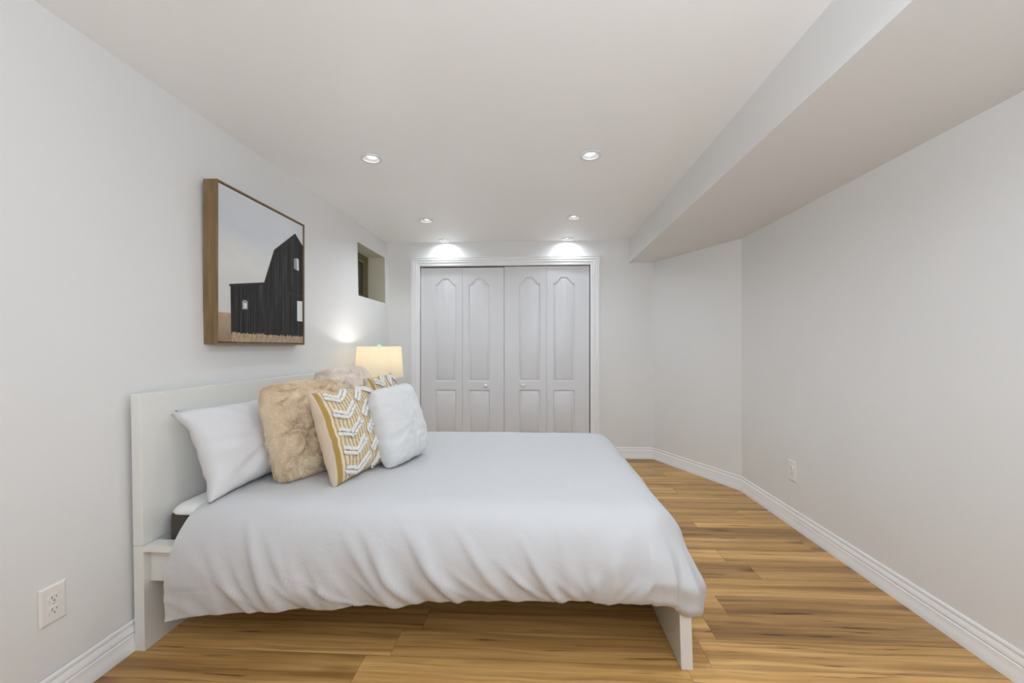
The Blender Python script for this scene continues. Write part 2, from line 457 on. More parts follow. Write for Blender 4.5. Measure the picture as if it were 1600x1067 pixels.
def bifold(name, xa, fold_l, fold_r, wide_first, knob_side, knobx, dz=0.0):
    root = bpy.data.objects.new(name, None); COL.objects.link(root); root.location = (xa, DYP, 0.014+dz); root['kind'] = 'structure'
    # left leaf hinged at its left edge, right leaf at its right edge
    pa, pb = ((0.157, 0.388), (0.070, 0.300))
    a = obj('door_leaf', door_leaf_bm(*pa), M_door, root, auto=0.5); a.rotation_euler = (0, 0, fold_l)
    b_ = obj('door_leaf', door_leaf_bm(*pb), M_door, root, auto=0.5)
    xe = LW*math.cos(fold_l)+0.002; ye = LW*math.sin(fold_l)
    b_.location = (xe, ye, 0); b_.rotation_euler = (0, 0, fold_r)
    host = b_ if knob_side == 'r' else a
    obj('door_knob', lathe(KNOB, 20, (knobx, 0, 0.765-0.014), 'Y', scale=1.25), M_plate, host, smooth=True)
    return root
bifold('door_1', OX0+0.006, math.radians(0.4), math.radians(-0.4), True, 'r', 0.258)
bifold('door_2', OX0+0.006+2*LW+0.006, math.radians(-1.7), math.radians(1.9), True, 'l', 0.202, 0.006)

# ------------------------------------------------------------------ recessed downlights
TRIM = [(0.046, 0.0), (0.0655, -0.0005), (0.0672, -0.003), (0.065, -0.0062), (0.055, -0.0085), (0.0475, -0.0085), (0.0455, -0.006), (0.0455, 0.0)]
def downlight(x, y, label, energy, tilt):
    t = thing('recessed_downlight', label, 'ceiling light', (x, y, CEIL), 'recessed downlights in the white ceiling')
    obj('trim_ring', lathe(TRIM, 40), M_ring, t, auto=0.7)
    obj('reflector', lathe([(0.0455, -0.004), (0.043, 0.004), (0.036, 0.020), (0.0315, 0.024), (0.0315, 0.060), (0.0, 0.060)], 32), M_baffle, t, smooth=True)
    lens = obj('lamp_lens', lathe([(0.0, 0.006), (0.020, 0.0065), (0.026, 0.009), (0.0275, 0.014), (0.0275, 0.030), (0.0, 0.030)], 28), M_lens, t, smooth=True)
    lens.rotation_euler = tilt
    light('downlight_lamp', 'SPOT', (0, 0, -0.012), energy, COOL, t, spot_size=3.05 if y > 4.2 else 2.7, spot_blend=0.7 if y > 4.2 else 1.0, shadow_soft_size=0.035)
ROWS = ['nearest downlight on the left side of the ceiling, toward the picture wall',
        'nearest downlight on the right of the ceiling, brightest of the six',
        'middle-row downlight on the left, second from the closet wall',
        'middle-row downlight on the right, second from the closet wall',
        'downlight close above the left half of the closet casing',
        'downlight close above the right half of the closet casing']
for k, (x, y) in enumerate(LIGHTS):
    downlight(x, y, ROWS[k], (6, 15, 18, 19, 5, 5)[k], (-0.12 if k < 2 else 0, 0.12*(1 if x < 0 else -1), 0))

# ------------------------------------------------------------------ picture of a barn on the left wall
PY0, PY1, PZ0, PZ1 = 1.994, 2.785, 1.198, 2.003
XF = -1.538                      # front of the frame
pic = thing('framed_picture', 'square framed painting of a dark wooden barn, on the left wall above the bed', 'picture', (XF-0.05, (PY0+PY1)/2, PZ0))
PO = Vector(pic.location)
def P(x, y, z): return Vector((x, y, z)) - PO
M_oak = mat('oak_frame', (0.33, 0.21, 0.10), 0.5, 0.3); _t = NT(M_oak)
_t.color(_t.ramp(_t.noise(_t.scaled(_t.obj(), (60, 60, 5)), 1.0, 3), [(0.3, (0.17, 0.108, 0.048)), (0.7, (0.26, 0.172, 0.085))]))
FT = 0.009
def mitred_frame(y0, y1, z0, z1, x0, x1, t):
    bm = bmesh.new()
    o4 = [(y0, z0), (y1, z0), (y1, z1), (y0, z1)]; i4 = [(y0+t, z0+t), (y1-t, z0+t), (y1-t, z1-t), (y0+t, z1-t)]
    ring = lambda pts, x: [bm.verts.new(P(x, y, z)) for y, z in pts]
    A, B, C2, D = ring(o4, x0), ring(o4, x1), ring(i4, x1), ring(i4, x0)
    for k in range(4):
        j = (k+1) % 4
        for R, S in ((A, B), (B, C2), (C2, D), (D, A)): bm.faces.new((R[k], R[j], S[j], S[k]))
    bmesh.ops.bevel(bm, geom=[e for e in bm.edges], offset=0.0012, segments=1, affect='EDGES')
    return bm
xw = XL(2.4, 1.6)
obj('frame', mitred_frame(PY0, PY1, PZ0, PZ1, xw+0.004, XF, FT), M_oak, pic)
# canvas: sky, field, barn faces, all flat paint on one board
G = 0.004
cy0, cy1, cz0, cz1 = PY0+FT+G, PY1-FT-G, PZ0+FT+G, PZ1-FT-G
XC = XF - 0.006
M_sky = mat('painted_sky', (0.6, 0.64, 0.7), 0.7, 0.2); _t = NT(M_sky)
_sp = _t.n('ShaderNodeSeparateXYZ', {0: _t.obj()})
_g = _t.math('ADD', _t.math('DIVIDE', _sp.outputs[2], 0.8), _t.math('MULTIPLY', _t.math('SUBTRACT', _t.noise(_t.scaled(_t.obj(), (1, 2, 5)), 1.6, 3), 0.5), 0.42))
_t.color(_t.ramp(_g, [(0.25, (0.62, 0.61, 0.58)), (0.56, (0.69, 0.68, 0.64)), (0.66, (0.62, 0.63, 0.63)), (0.80, (0.575, 0.59, 0.625)), (0.98, (0.62, 0.63, 0.65))]))
M_barn = mat('painted_barn', (0.04, 0.038, 0.038), 0.7, 0.2); _t = NT(M_barn)
_n = _t.noise(_t.scaled(_t.obj(), (1, 62, 1.2)), 1.0, 4, 0.65)
_n2 = _t.noise(_t.scaled(_t.obj(), (1, 30, 4)), 1.0, 3, 0.6)
_t.color(_t.mix(1.0, _t.ramp(_n, [(0.3, (0.012, 0.012, 0.013)), (0.52, (0.035, 0.034, 0.034)), (0.66, (0.062, 0.058, 0.056)), (0.80, (0.15, 0.14, 0.13))]), _t.ramp(_n2, [(0.3, (0.6, 0.58, 0.56)), (0.7, (1.25, 1.25, 1.25))]), 'MULTIPLY'))
M_barnroof = mat('painted_roof_edge', (0.035, 0.035, 0.04), 0.7, 0.2)
M_field = mat('painted_field', (0.45, 0.33, 0.21), 0.7, 0.2); _t = NT(M_field)
_sp = _t.n('ShaderNodeSeparateXYZ', {0: _t.obj()})
_gg = _t.math('ADD', _t.math('MULTIPLY', _sp.outputs[2], 5.0), _t.math('MULTIPLY', _t.math('SUBTRACT', _t.noise(_t.scaled(_t.obj(), (1, 60, 25)), 1.0, 4, 0.7), 0.5), 0.9))
_t.color(_t.ramp(_gg, [(0.05, (0.27, 0.185, 0.12)), (0.25, (0.34, 0.24, 0.17)), (0.42, (0.36, 0.27, 0.21)), (0.7, (0.43, 0.30, 0.18)), (0.9, (0.52, 0.36, 0.20))]))
M_pwhite = mat('painted_white', (0.70, 0.71, 0.72), 0.7, 0.2)
M_pgrey = mat('painted_grey', (0.30, 0.30, 0.32), 0.7, 0.2)
M_grass = mat('painted_grass', (0.44, 0.33, 0.21), 0.7, 0.2); _t = NT(M_grass)
_t.color(_t.ramp(_t.noise(_t.scaled(_t.obj(), (1, 95, 30)), 1.0, 4, 0.7), [(0.3, (0.22, 0.15, 0.09)), (0.5, (0.42, 0.31, 0.20)), (0.7, (0.60, 0.47, 0.33))]))
_f, _H, _a = 667.0, 1.185, math.atan(35/667.0)
def canvas_pt(px, py):            # where a spot of the picture lies on its canvas (y, z)
    u = (px-800)/_f; v = (542-py)/_f
    d = Vector((-math.sin(_a)+u*math.cos(_a), math.cos(_a)+u*math.sin(_a), v))
    s = XC/d.x
    return (min(max(d.y*s, cy0), cy1), min(max(_H+d.z*s, cz0), cz1))
bm = bmesh.new()
add_box(bm, (xw+0.010, cy0, cz0), (XC, cy1, cz1), o=PO)
for f_ in bm.faces: f_.material_index = 0
def paint(pts, idx, lift, px=True):
    vs = [bm.verts.new(P(XC+lift, *(canvas_pt(*p) if px else p))) for p in pts]
    fc = bm.faces.new(vs); fc.material_index = idx
zc = lambda px, py: canvas_pt(px, py)
paint([(341, 487.2), (362, 489.2), (475, 493), (475, 545), (341, 545)], 1, 0.0003)
paint([(360, 446), (413, 442.5), (413, 440), (428.2, 390.5), (461, 365), (474.5, 385), (475.5, 385), (475.5, 530), (361, 522)], 2, 0.0006)
paint([(357.6, 443.6), (358.2, 446.8), (361, 447.5), (414, 444.8), (415.5, 441)], 3, 0.0009)
paint([(412.5, 441), (428.0, 390.2), (461, 364.7), (475.5, 386), (475.5, 389.5), (461, 368.5), (429.5, 392.3), (414.5, 442)], 3, 0.0009)
paint([(433, 452), (475, 462), (475, 465.5), (420, 454)], 3, 0.0008)
# windows and door of the barn
paint([(376, 466.5), (388.6, 468), (388.6, 488.5), (376, 488)], 3, 0.0009)
paint([(378, 471), (380.2, 468.7), (385.2, 469.3), (386.8, 472), (386.8, 483.6), (378, 483)], 5, 0.0012)
paint([(380.2, 473), (385.2, 473.6), (385.2, 481.6), (380.2, 481.2)], 4, 0.0015)
paint([(381.6, 489), (383.2, 489), (383.6, 513), (382, 513)], 3, 0.0009)
paint([(459, 404.5), (463, 403), (466.5, 405), (467, 423.5), (463, 422), (459, 419.5)], 5, 0.0010)
paint([(463.4, 404), (466.2, 405.6), (466.6, 423), (463.8, 421.6)], 4, 0.0013)
paint([(464, 470), (472.2, 471), (472.2, 502.5), (464, 501.5)], 4, 0.0010)
# ragged grass in front of the barn
rg = random.Random(5)
top = []
n = 90
for k in range(n+1):
    x = 362 + (475.5-362)*k/n
    yb = 520.5 + (x-362)*0.062
    top.append((x, yb - rg.random()*3.6*(1 if k % 2 else 0.25)))
paint(top + [(475.5, 545), (362, 545)], 6, 0.0012)
obj('canvas', bm, None, pic, mats=[M_sky, M_field, M_barn, M_barnroof, M_pwhite, M_pgrey, M_grass])
obj('backing', box((xw+0.0045, PY0+FT, PZ0+FT), (xw+0.0095, PY1-FT, PZ1-FT), o=PO), M_black, pic)

# ------------------------------------------------------------------ wall outlets
def outlet(name, label, origin, yaxis, nrm, w, h, screws=True):
    """plate lies in the plane spanned by yaxis and Z, facing nrm"""
    ya, n = Vector(yaxis), Vector(nrm)
    up = n.cross(ya)
    if up.z < 0: ya = -ya; up = n.cross(ya)
    R = Matrix((ya, up, n)).transposed().to_4x4()
    t = thing(name, label, 'outlet', mw=Matrix.Translation(Vector(origin)) @ R)
    bm = bmesh.new()
    b4 = [(-w/2, -h/2), (w/2, -h/2), (w/2, h/2), (-w/2, h/2)]
    loops = []
    for s, z in ((0, 0.0005), (0, 0.003), (0.003, 0.0055), (0.008, 0.0068)):
        loops.append([bm.verts.new((x-math.copysign(s, x), y-math.copysign(s, y), z)) for x, y in b4])
    for a, c in zip(loops, loops[1:]):
        for k in range(4): bm.faces.new((a[k], a[(k+1) % 4], c[(k+1) % 4], c[k]))
    bm.faces.new(loops[-1]); bm.faces.new(loops[0])
    obj('cover_plate', bm, M_plate, t)
    for sgn in (1, -1):
        bm = bmesh.new(); ring = []
        N = 36
        lo, hi = [], []
        for k in range(N):
            a = 2*PI*k/N; x, y = 0.0172*math.cos(a), 0.0172*math.sin(a)
            y = max(-0.0140, min(0.0140, y))
            lo.append(bm.verts.new((x, y+sgn*0.0195, 0.0066))); hi.append(bm.verts.new((x*0.97, y*0.97+sgn*0.0195, 0.0094)))
        for k in range(N): bm.faces.new((lo[k], lo[(k+1) % N], hi[(k+1) % N], hi[k]))
        bm.faces.new(hi)
        r = obj('receptacle', bm, M_plate, t)
        for (sx, sw, sh) in ((-0.0064, 0.0020, 0.0088), (0.0064, 0.0020, 0.0070)):
            obj('slot', box((sx-sw/2, sgn*0.0195+0.0035-sh/2, 0.0088), (sx+sw/2, sgn*0.0195+0.0035+sh/2, 0.00955)), M_slot, r)
        obj('ground_hole', lathe([(0.0, 0.00955), (0.0024, 0.00955), (0.0024, 0.009)], 14, (0, sgn*0.0195-0.0075, 0)), M_slot, r)
    if screws: obj('screw', lathe([(0, 0.0078), (0.002, 0.0077), (0.003, 0.0068)], 14), M_steel, t, smooth=True)
    return t
oy = 1.320; oz = 0.3425
outlet('wall_outlet', 'white duplex outlet with a wide cover plate, low on the left wall before the headboard', (XL(oy, oz)+0.0004, oy, oz), (0, 1, 0), (1, 0, 0.03), 0.080, 0.123)
outlet('wall_outlet', 'small white duplex outlet low on the plain right wall', (XR-0.0004, 2.918, 0.366), (0, 1, 0), (-1, 0, 0), 0.084, 0.134)

# ------------------------------------------------------------------ bed
def lean(p):      # the bed is racked a touch towards the wall
    return Vector((p.x - 0.019*p.z, p.y, p.z))
BY0, BY1 = 1.585, 3.255
bed = thing('bed', 'white wood bed frame with tall panel headboard, against the left wall', 'bed', (-0.5, 2.42, 0))
BO = Vector(bed.location)
def bbox_(a, b, bev=0.0015, tp=None):
    bm = bmesh.new(); add_box(bm, a, b, bev, 2, lean)
    for v in bm.verts: v.co -= BO
    return bm
HX0, HX1 = -1.5555, -1.515
hb = bmesh.new(); add_box(hb, (HX0, BY0, 0.409), (HX1, BY1, 1.0), 0.002, 2)
for v in hb.verts:
    if v.co.x > -1.53: v.co.x -= (v.co.z-0.409)*0.006
    v.co = lean(v.co)-BO
obj('headboard', hb, M_bed, bed)
obj('headboard_base', bbox_((HX0, BY0, 0.0), (HX1+0.0005, BY1, 0.4075)), M_bed, bed)
FBL = lambda p: Vector((p.x - 0.030*p.z, p.y, p.z))
fb = bmesh.new(); add_box(fb, (0.538, BY0+0.012, 0), (0.581, BY1+0.012, 0.325), 0.002, 2, FBL)
for v in fb.verts: v.co -= BO
obj('footboard', fb, M_bed, bed)
for y0, y1, s in ((BY0, BY0+0.062, 1), (BY1-0.062, BY1, -1)):
    obj('rail_cap', bbox_((-1.514, y0, 0.385), (0.485, y1, 0.409)), M_bed, bed)
    ra = y0+0.030 if s > 0 else y1-0.055
    obj('side_rail', bbox_((-1.514, ra, 0.258), (0.528, ra+0.025, 0.3845)), M_bed, bed)
obj('center_beam', bbox_((-1.514, 2.40, 0.235), (0.528, 2.44, 0.285)), M_black, bed)
for k in range(14):
    x = -1.46 + k*0.148
    obj('slat', bbox_((x, BY0+0.056, 0.287), (x+0.075, BY1-0.056, 0.303)), M_bed, bed)

# mattress with a fitted white sheet
mt = thing('mattress', 'thick mattress with dark taupe side under a white fitted sheet, on the bed', 'mattress', (-0.5, 2.42, 0.305))
MO = Vector(mt.location)
bm = box((-1.492, 1.665, 0.305), (0.505, 3.175, 0.512), 0.022, 3, o=MO)
obj('mattress_side', bm, M_mattress, mt, smooth=True)
bm = bmesh.new()
prof = [(0.0015, 0.502), (0.004, 0.510), (0.000, 0.520), (-0.012, 0.531), (-0.035, 0.5375), (-0.10, 0.541)]
rings = []
for off, z in prof:
    x0, x1, y0, y1 = -1.492-off, 0.505+off, 1.665-off, 3.175+off; r = 0.05
    ring = []
    for (cx_, cy_, a0) in ((x1-r, y1-r, 0), (x0+r, y1-r, 90), (x0+r, y0+r, 180), (x1-r, y0+r, 270)):
        for k in range(6):
            a = math.radians(a0+k*18); ring.append(bm.verts.new(Vector((cx_+r*math.cos(a), cy_+r*math.sin(a), z))-MO))
    rings.append(ring)
for a, c in zip(rings, rings[1:]):
    for k in range(len(a)): bm.faces.new((a[k], a[(k+1) % len(a)], c[(k+1) % len(a)], c[k]))
bm.faces.new(rings[-1])
obj('fitted_sheet', bm, M_sheet, mt, auto=0.9)

# ------------------------------------------------------------------ duvet
def lerp_tab(tab, x):
    if x <= tab[0][0]: return tab[0][1:]
    for a, b in zip(tab, tab[1:]):
        if x <= b[0]:
            f = (x-a[0])/(b[0]-a[0]); return tuple(a[k]+(b[k]-a[k])*f for k in range(1, len(a)))
    return tab[-1][1:]
# drop profile: arc parameter t (0 = start of the fall, 1 = hem, >1 tucked under) -> (out, z at a hem height of 0.25)
DROP = [(0.0, -0.125, 0.561), (0.10, -0.085, 0.556), (0.2, -0.048, 0.546), (0.3, -0.016, 0.527), (0.4, 0.012, 0.497), (0.5, 0.035, 0.458),
        (0.6, 0.052, 0.410), (0.7, 0.060, 0.360), (0.8, 0.061, 0.318), (0.9, 0.053, 0.278), (0.96, 0.045, 0.257), (1.0, 0.038, 0.246), (1.04, 0.028, 0.252), (1.10, 0.018, 0.285), (1.2, 0.012, 0.34)]
HEM = [(-1.36, 0.122), (-1.25, 0.150), (-1.06, 0.172), (-0.76, 0.187), (-0.56, 0.208), (-0.32, 0.230), (0.035, 0.240), (0.38, 0.254), (0.50, 0.247), (0.60, 0.20)]
NEAR_E, FOOT_E, FAR_E, HEAD_X = 1.617, 0.548, 3.225, -1.356
def drop_at(t):
    k = 0
    while k < len(DROP)-2 and t > DROP[k+1][0]: k += 1
    p1, p2 = DROP[k], DROP[k+1]; p0 = DROP[max(0, k-1)]; p3 = DROP[min(len(DROP)-1, k+2)]
    h = p2[0]-p1[0]; f = max(0.0, min(1.0, (t-p1[0])/h)); r = []
    for c in (1, 2):
        m1 = (p2[c]-p0[c])/(p2[0]-p0[0])*h; m2 = (p3[c]-p1[c])/(p3[0]-p1[0])*h
        r.append(p1[c]*(2*f**3-3*f*f+1)+m1*(f**3-2*f*f+f)+p2[c]*(3*f*f-2*f**3)+m2*(f**3-f*f))
    return tuple(r)
def ridged(x, y, z):
    return 1.0 - abs(noise.noise(Vector((x, y, z))))*2.0
_fr = random.Random(23)
FOLDS = []
for k in range(40):
    s0 = -1.42 + 1.95*(k+_fr.uniform(-0.35, 0.35))/39
    big = _fr.random() < 0.45
    g = max(0.0, min(1.0, (s0+0.05)/0.45))
    FOLDS.append((s0, _fr.uniform(0.25, 0.5) if big else _fr.uniform(0.5, 0.72), (0.20*(1-g) - 0.12*g)*_fr.uniform(0.6, 1.3),
                  _fr.uniform(0.016, 0.026) if big else _fr.uniform(0.009, 0.015), _fr.uniform(0.008, 0.020) if big else _fr.uniform(0.003, 0.010), _fr.uniform(0.78, 1.0)))
def fold_sum(s, tt):
    r = 0.0
    for s0, t0, ds, w, a, tm in FOLDS:
        if tt <= t0: continue
        q = (tt-t0)/(1.0-t0)
        c = s0 + ds*q
        d = s-c
        if abs(d) > 0.09: continue
        ww = w*(1.5 if d > 0 else 0.85)
        env = min(1.0, q*2.2)*(1.0 if tt < tm else max(0.35, 1-(tt-tm)*3))
        r += a*env*math.exp(-(d/ww)**2)
    return r
def drape(side, s, t):
    """side: 'near' s = X, 'foot' s = Y, 'far' s = X ; returns point"""
    o, z = drop_at(t)
    tt = max(0.0, min(1.0, t))
    if side == 'near': hem = lerp_tab(HEM, s)[0]
    elif side == 'foot': hem = 0.215
    else: hem = 0.24
    # scale the fall below the top so that the hem lands at the right height
    z = 0.561 - (0.561-z)*(0.561-hem)/(0.561-0.246)
    seed = {'near': 3.1, 'foot': 17.7, 'far': 31.3}[side]
    # hanging folds: wide slanted ones plus gathers close to the hem
    mid = -0.15
    sl = (s - mid)
    slant = -0.85 + 1.25*max(0, min(1, (s+0.2)/0.6)) if side == 'near' else 0.05
    u = s + slant*tt*0.40
    w = noise.noise(Vector((u*2.1, tt*1.6, seed+5)))*0.16
    f1 = ridged((u+w)*4.6, tt*1.0, seed) - 0.45
    f2 = ridged((u+w*1.4)*8.5, tt*1.3, seed+2.2) - 0.45
    f3 = ridged((u+w)*17.0, tt*2.2, seed+4.4) - 0.45
    pt = max(0.12, min(1.5, 0.62 + 1.5*noise.noise(Vector((s*2.6+3, tt*1.8, seed+9)))))
    pt2 = max(0.0, min(1.4, 0.5 + 1.8*noise.noise(Vector((s*4.1, tt*2.4, seed+19)))))
    a1 = 0.040*max(0, (tt-0.20)/0.80)**1.0
    a2 = 0.030*max(0, (tt-0.30)/0.70)**1.2
    a3 = 0.010*max(0, (tt-0.55)/0.45)**1.3
    disp = 0.6*a1*f1*pt + 0.45*a2*f2*pt2 + 0.8*a3*f3*pt2
    if side == 'near': o += (0.058-o)*(1-max(0, min(1, (s+1.36)/0.30)))**1.5*(1 if 0.75 < t < 1.03 else 0)
    if side == 'near': disp += fold_sum(s, tt) - 0.010*tt*tt
    hemw = (0.007*f2*pt2 + 0.004*f3 + 0.012*noise.noise(Vector((s*5.0, 0, seed+7))))*max(0, (tt-0.55)/0.45)**1.5
    puff = 0.006*noise.noise(Vector((s*4, tt*3, seed+11)))*min(1, tt*2)
    return o + disp + puff, z + hemw
def top_z(x, y):
    z = 0.561 + 0.0045*noise.noise(Vector((x*2.2, y*2.2, 2))) + 0.0022*noise.noise(Vector((x*7+y*2, y*5, 6)))
    d = x-HEAD_X
    if d < 0.05: z -= 0.014*(1-d/0.05)**2
    return z
# flat coordinates: list of X stations / Y stations, beyond the edges they carry t
xst = [('t', HEAD_X + (FOOT_E-0.125-HEAD_X)*k/150) for k in range(151)]
xst += [('d', k/100*2.0) for k in range(1, 61)]
yst = [('n', 1.2-k/50*1.0) for k in range(0, 60)]
yst += [('t', NEAR_E+0.125 + (FAR_E-0.125-NEAR_E-0.125)*k/70) for k in range(0, 71)]
yst += [('f', k/34*1.2) for k in range(1, 35)]
LOBE = lambda t: max(0.0, min(1.0, (t-0.30)/0.7))
def smooth(a, b, x):
    q = max(0.0, min(1.0, (x-a)/(b-a))); return q*q*(3-2*q)
def spline(pts, q):
    """Catmull-Rom through (param, x, y)"""
    k = 0
    while k < len(pts)-2 and q > pts[k+1][0]: k += 1
    p0, p1, p2, p3 = pts[max(0, k-1)], pts[k], pts[k+1], pts[min(len(pts)-1, k+2)]
    f = (q-p1[0])/(p2[0]-p1[0])
    return tuple(0.5*(2*p1[c]+(p2[c]-p0[c])*f+(2*p0[c]-5*p1[c]+4*p2[c]-p3[c])*f*f+(3*p1[c]-p0[c]-3*p2[c]+p3[c])*f**3) for c in (1, 2))
def corner(phi, t, sy):
    """near/foot corner block: phi 0 at the foot side, 1 at the near side"""
    oN, zN = drape('near', FOOT_E-0.125, t)
    oF, zF = drape('foot', NEAR_E+0.125, t)
    o, z = drop_at(t); tt = min(1.0, t)
    L = smooth(0.46, 0.80, t)
    cx_, cy_ = FOOT_E-0.125, NEAR_E+0.125
    a = PI/2*phi; rr = 0.125 + oF*(1-phi) + oN*phi
    rr -= 0.022*math.sin(2*a)*smooth(0.1, 0.45, t)
    arc = Vector((cx_ + rr*math.cos(a), cy_ - rr*math.sin(a), 0))
    yn, xf = NEAR_E-oN, FOOT_E+oF
    fl = 0.034*max(0, tt-0.55)/0.45
    # plan of the hanging corner: the near side ends in a crease, behind it a lobe of spare cloth swings past the foot
    pts = [(0.0, xf, cy_), (0.10, xf+0.006+fl*0.3, yn+0.150), (0.20, xf+0.010+fl*0.8, yn+0.090), (0.30, 0.588+fl*0.9, yn+0.046), (0.40, 0.574+fl*0.5, yn+0.018),
           (0.50, 0.552, yn+0.016), (0.60, 0.526, yn+0.022), (0.68, 0.512, yn+0.014), (0.76, 0.499, yn+0.002), (0.86, 0.468, yn-0.001), (1.0, cx_, yn)]
    x, y = spline(pts, phi)
    p = arc*(1-L) + Vector((x, y, 0))*L
    lob = smooth(0.78, 0.55, phi)*smooth(-0.1, 0.25, phi)
    zz = zN*phi + zF*(1-phi) - 0.030*lob*tt*tt + 0.006*L*noise.noise(Vector((phi*9, t*3, 2)))
    rp = 0.007*L*(ridged(phi*8.5+t*0.6, t*0.8, 8)-0.4)*min(1, phi/0.15)*min(1, (1-phi)/0.15)
    return Vector((p.x+rp*0.8, p.y-rp*0.6, zz))
def far_corner(phi, t):
    oN, zN = drape('far', FOOT_E-0.125, t); oF, zF = drape('foot', FAR_E-0.125, t)
    rr = 0.125 + oF*(1-phi)+oN*phi; a = PI/2*phi
    return Vector((FOOT_E-0.125+rr*math.cos(a), FAR_E-0.125+rr*math.sin(a), zN*phi+zF*(1-phi)))
bm = bmesh.new(); grid = []
for kx, xv in xst:
    row = []
    for ky, yv in yst:
        if kx == 't' and ky == 't': p = Vector((xv, yv, top_z(xv, yv)))
        elif kx == 't' and ky == 'n':
            o, z = drape('near', xv, yv)
            z += (top_z(xv, NEAR_E+0.125)-0.561)*max(0, 1-yv*2)
            p = Vector((xv, NEAR_E-o, z))
            if xv-HEAD_X < 0.10:     # free edge at the head end hangs a little back
                e = 1-(xv-HEAD_X)/0.10
                p.x -= 0.062*e*max(0, min(1, yv/0.7))**1.2
        elif kx == 't' and ky == 'f':
            o, z = drape('far', xv, yv); p = Vector((xv, FAR_E+o, z+(top_z(xv, FAR_E-0.125)-0.561)*max(0, 1-yv*2)))
        elif kx == 'd' and ky == 't':
            o, z = drape('foot', yv, xv); p = Vector((FOOT_E+o, yv, z+(top_z(FOOT_E-0.125, yv)-0.561)*max(0, 1-xv*2)))
        else:
            t = max(xv, yv)
            phi = (2/PI)*math.atan2(yv, xv) if t > 1e-6 else 0.5
            p = corner(phi, t, 0) if ky == 'n' else far_corner(phi, t)
        row.append(bm.verts.new(p))
    grid.append(row)
for i in range(len(xst)-1):
    for j in range(len(yst)-1):
        bm.faces.new((grid[i][j], grid[i+1][j], grid[i+1][j+1], grid[i][j+1]))
dv = obj('duvet', bm, M_duvet, smooth=True)
tag(dv, 'white duvet spread over the bed and hanging to its hem all round', 'duvet')

# ------------------------------------------------------------------ cushions
def cushion_grid(w, h, th, n=40, pinch=0.07, ear=0.35, seed=0.0, wr=0.006, power=0.42, sag=0.0, rc=0.0):
    """returns function f(u,v,side) -> local point: X across, Y up, Z out of the face"""
    def f(u, v, side):
        x = w/2*u*(1-pinch*(1-v*v)*abs(u)**1.5); y = h/2*v*(1-pinch*(1-u*u)*abs(v)**1.5)
        k = 1-rc*(u*v)**4; x *= k; y *= k
        q = max(0.0, (1-abs(u)**2.4)*(1-abs(v)**2.4))
        z = th/2*q**power
        e = 1-q
        # pulled folds that run in from the seams
        ang = math.atan2(v, u)
        fold = noise.noise(Vector((math.cos(ang)*5, math.sin(ang)*5, seed+side*3)))
        z += wr*2.2*fold*q**0.5*(0.25+e)
        z += wr*noise.noise(Vector((u*3, v*3, seed+side*7+1)))*q**0.5
        # settle: more filling low down
        z *= 1 - sag*v
        return Vector((x + wr*0.8*noise.noise(Vector((v*4, seed, 3)))*abs(u)**3, y + wr*0.8*noise.noise(Vector((u*4, seed, 5)))*abs(v)**3, z*side))
    return f
def cushion_bm(f, n=40, face_mat=None):
    bm = bmesh.new()
    us = [math.sin(PI/2*(2*k/n-1)) for k in range(n+1)]
    us = [0.55*a+0.45*(2*k/n-1) for k, a in enumerate(us)]
    G = {}
    for s in (1, -1):
        for i, u in enumerate(us):
            for j, v in enumerate(us):
                edge = i in (0, n) or j in (0, n)
                if edge and s == -1: G[s, i, j] = G[1, i, j]; continue
                p = f(u, v, s)
                if edge: p.z = 0
                G[s, i, j] = bm.verts.new(p)
        for i in range(n):
            for j in range(n):
                q = [G[s, i, j], G[s, i+1, j], G[s, i+1, j+1], G[s, i, j+1]]
                fc = bm.faces.new(q if s > 0 else q[::-1])
                if face_mat: fc.material_index = face_mat(us[i], us[j], s)
    return bm
def pose(base, az, back, roll=0.0, h=0.45):
    """base = middle of the bottom edge; az = heading of the face normal (deg, 0 = +X, negative turns to the camera)"""
    n = Vector((math.cos(math.radians(az)), math.sin(math.radians(az)), 0))
    across = Vector((-n.y, n.x, 0))       # away from the camera
    b = math.radians(back)
    up = Vector((0, 0, 1))*math.cos(b) - n*math.sin(b)
    nn = across.cross(up)
    R = Matrix((across, up, nn)).transposed()
    R = R @ Matrix.Rotation(math.radians(roll), 3, 'Z')
    c = Vector(base) + R @ Vector((0, h/2, 0))
    return Matrix.Translation(c) @ R.to_4x4()

# white sleeping pillow
h = 0.385
_g = cushion_grid(0.68, h, 0.18, seed=4.0, wr=0.010, pinch=0.05, power=0.40, sag=0.12)
def f(u, v, s):
    p = _g(u, v, s)
    for cu, cv in ((-1, 1), (1, 1), (-1, -1), (1, -1)):      # loose case corners stand out
        e = max(0, 1-math.hypot(u-cu, v-cv)/0.55)**2
        p.x += cu*0.030*e; p.y += cv*(0.006 if cv > 0 else 0.012)*e
        if cu < 0 and cv > 0: p.z -= 0.035*e
    return p
t = thing('pillow', 'plain white sleeping pillow leaning on the headboard, nearest the camera', 'pillow', mw=pose((-1.275, 2.02, 0.565), -6, 23, 0, h))
obj('pillowcase', cushion_bm(f, 44), M_pillow, t, smooth=True)

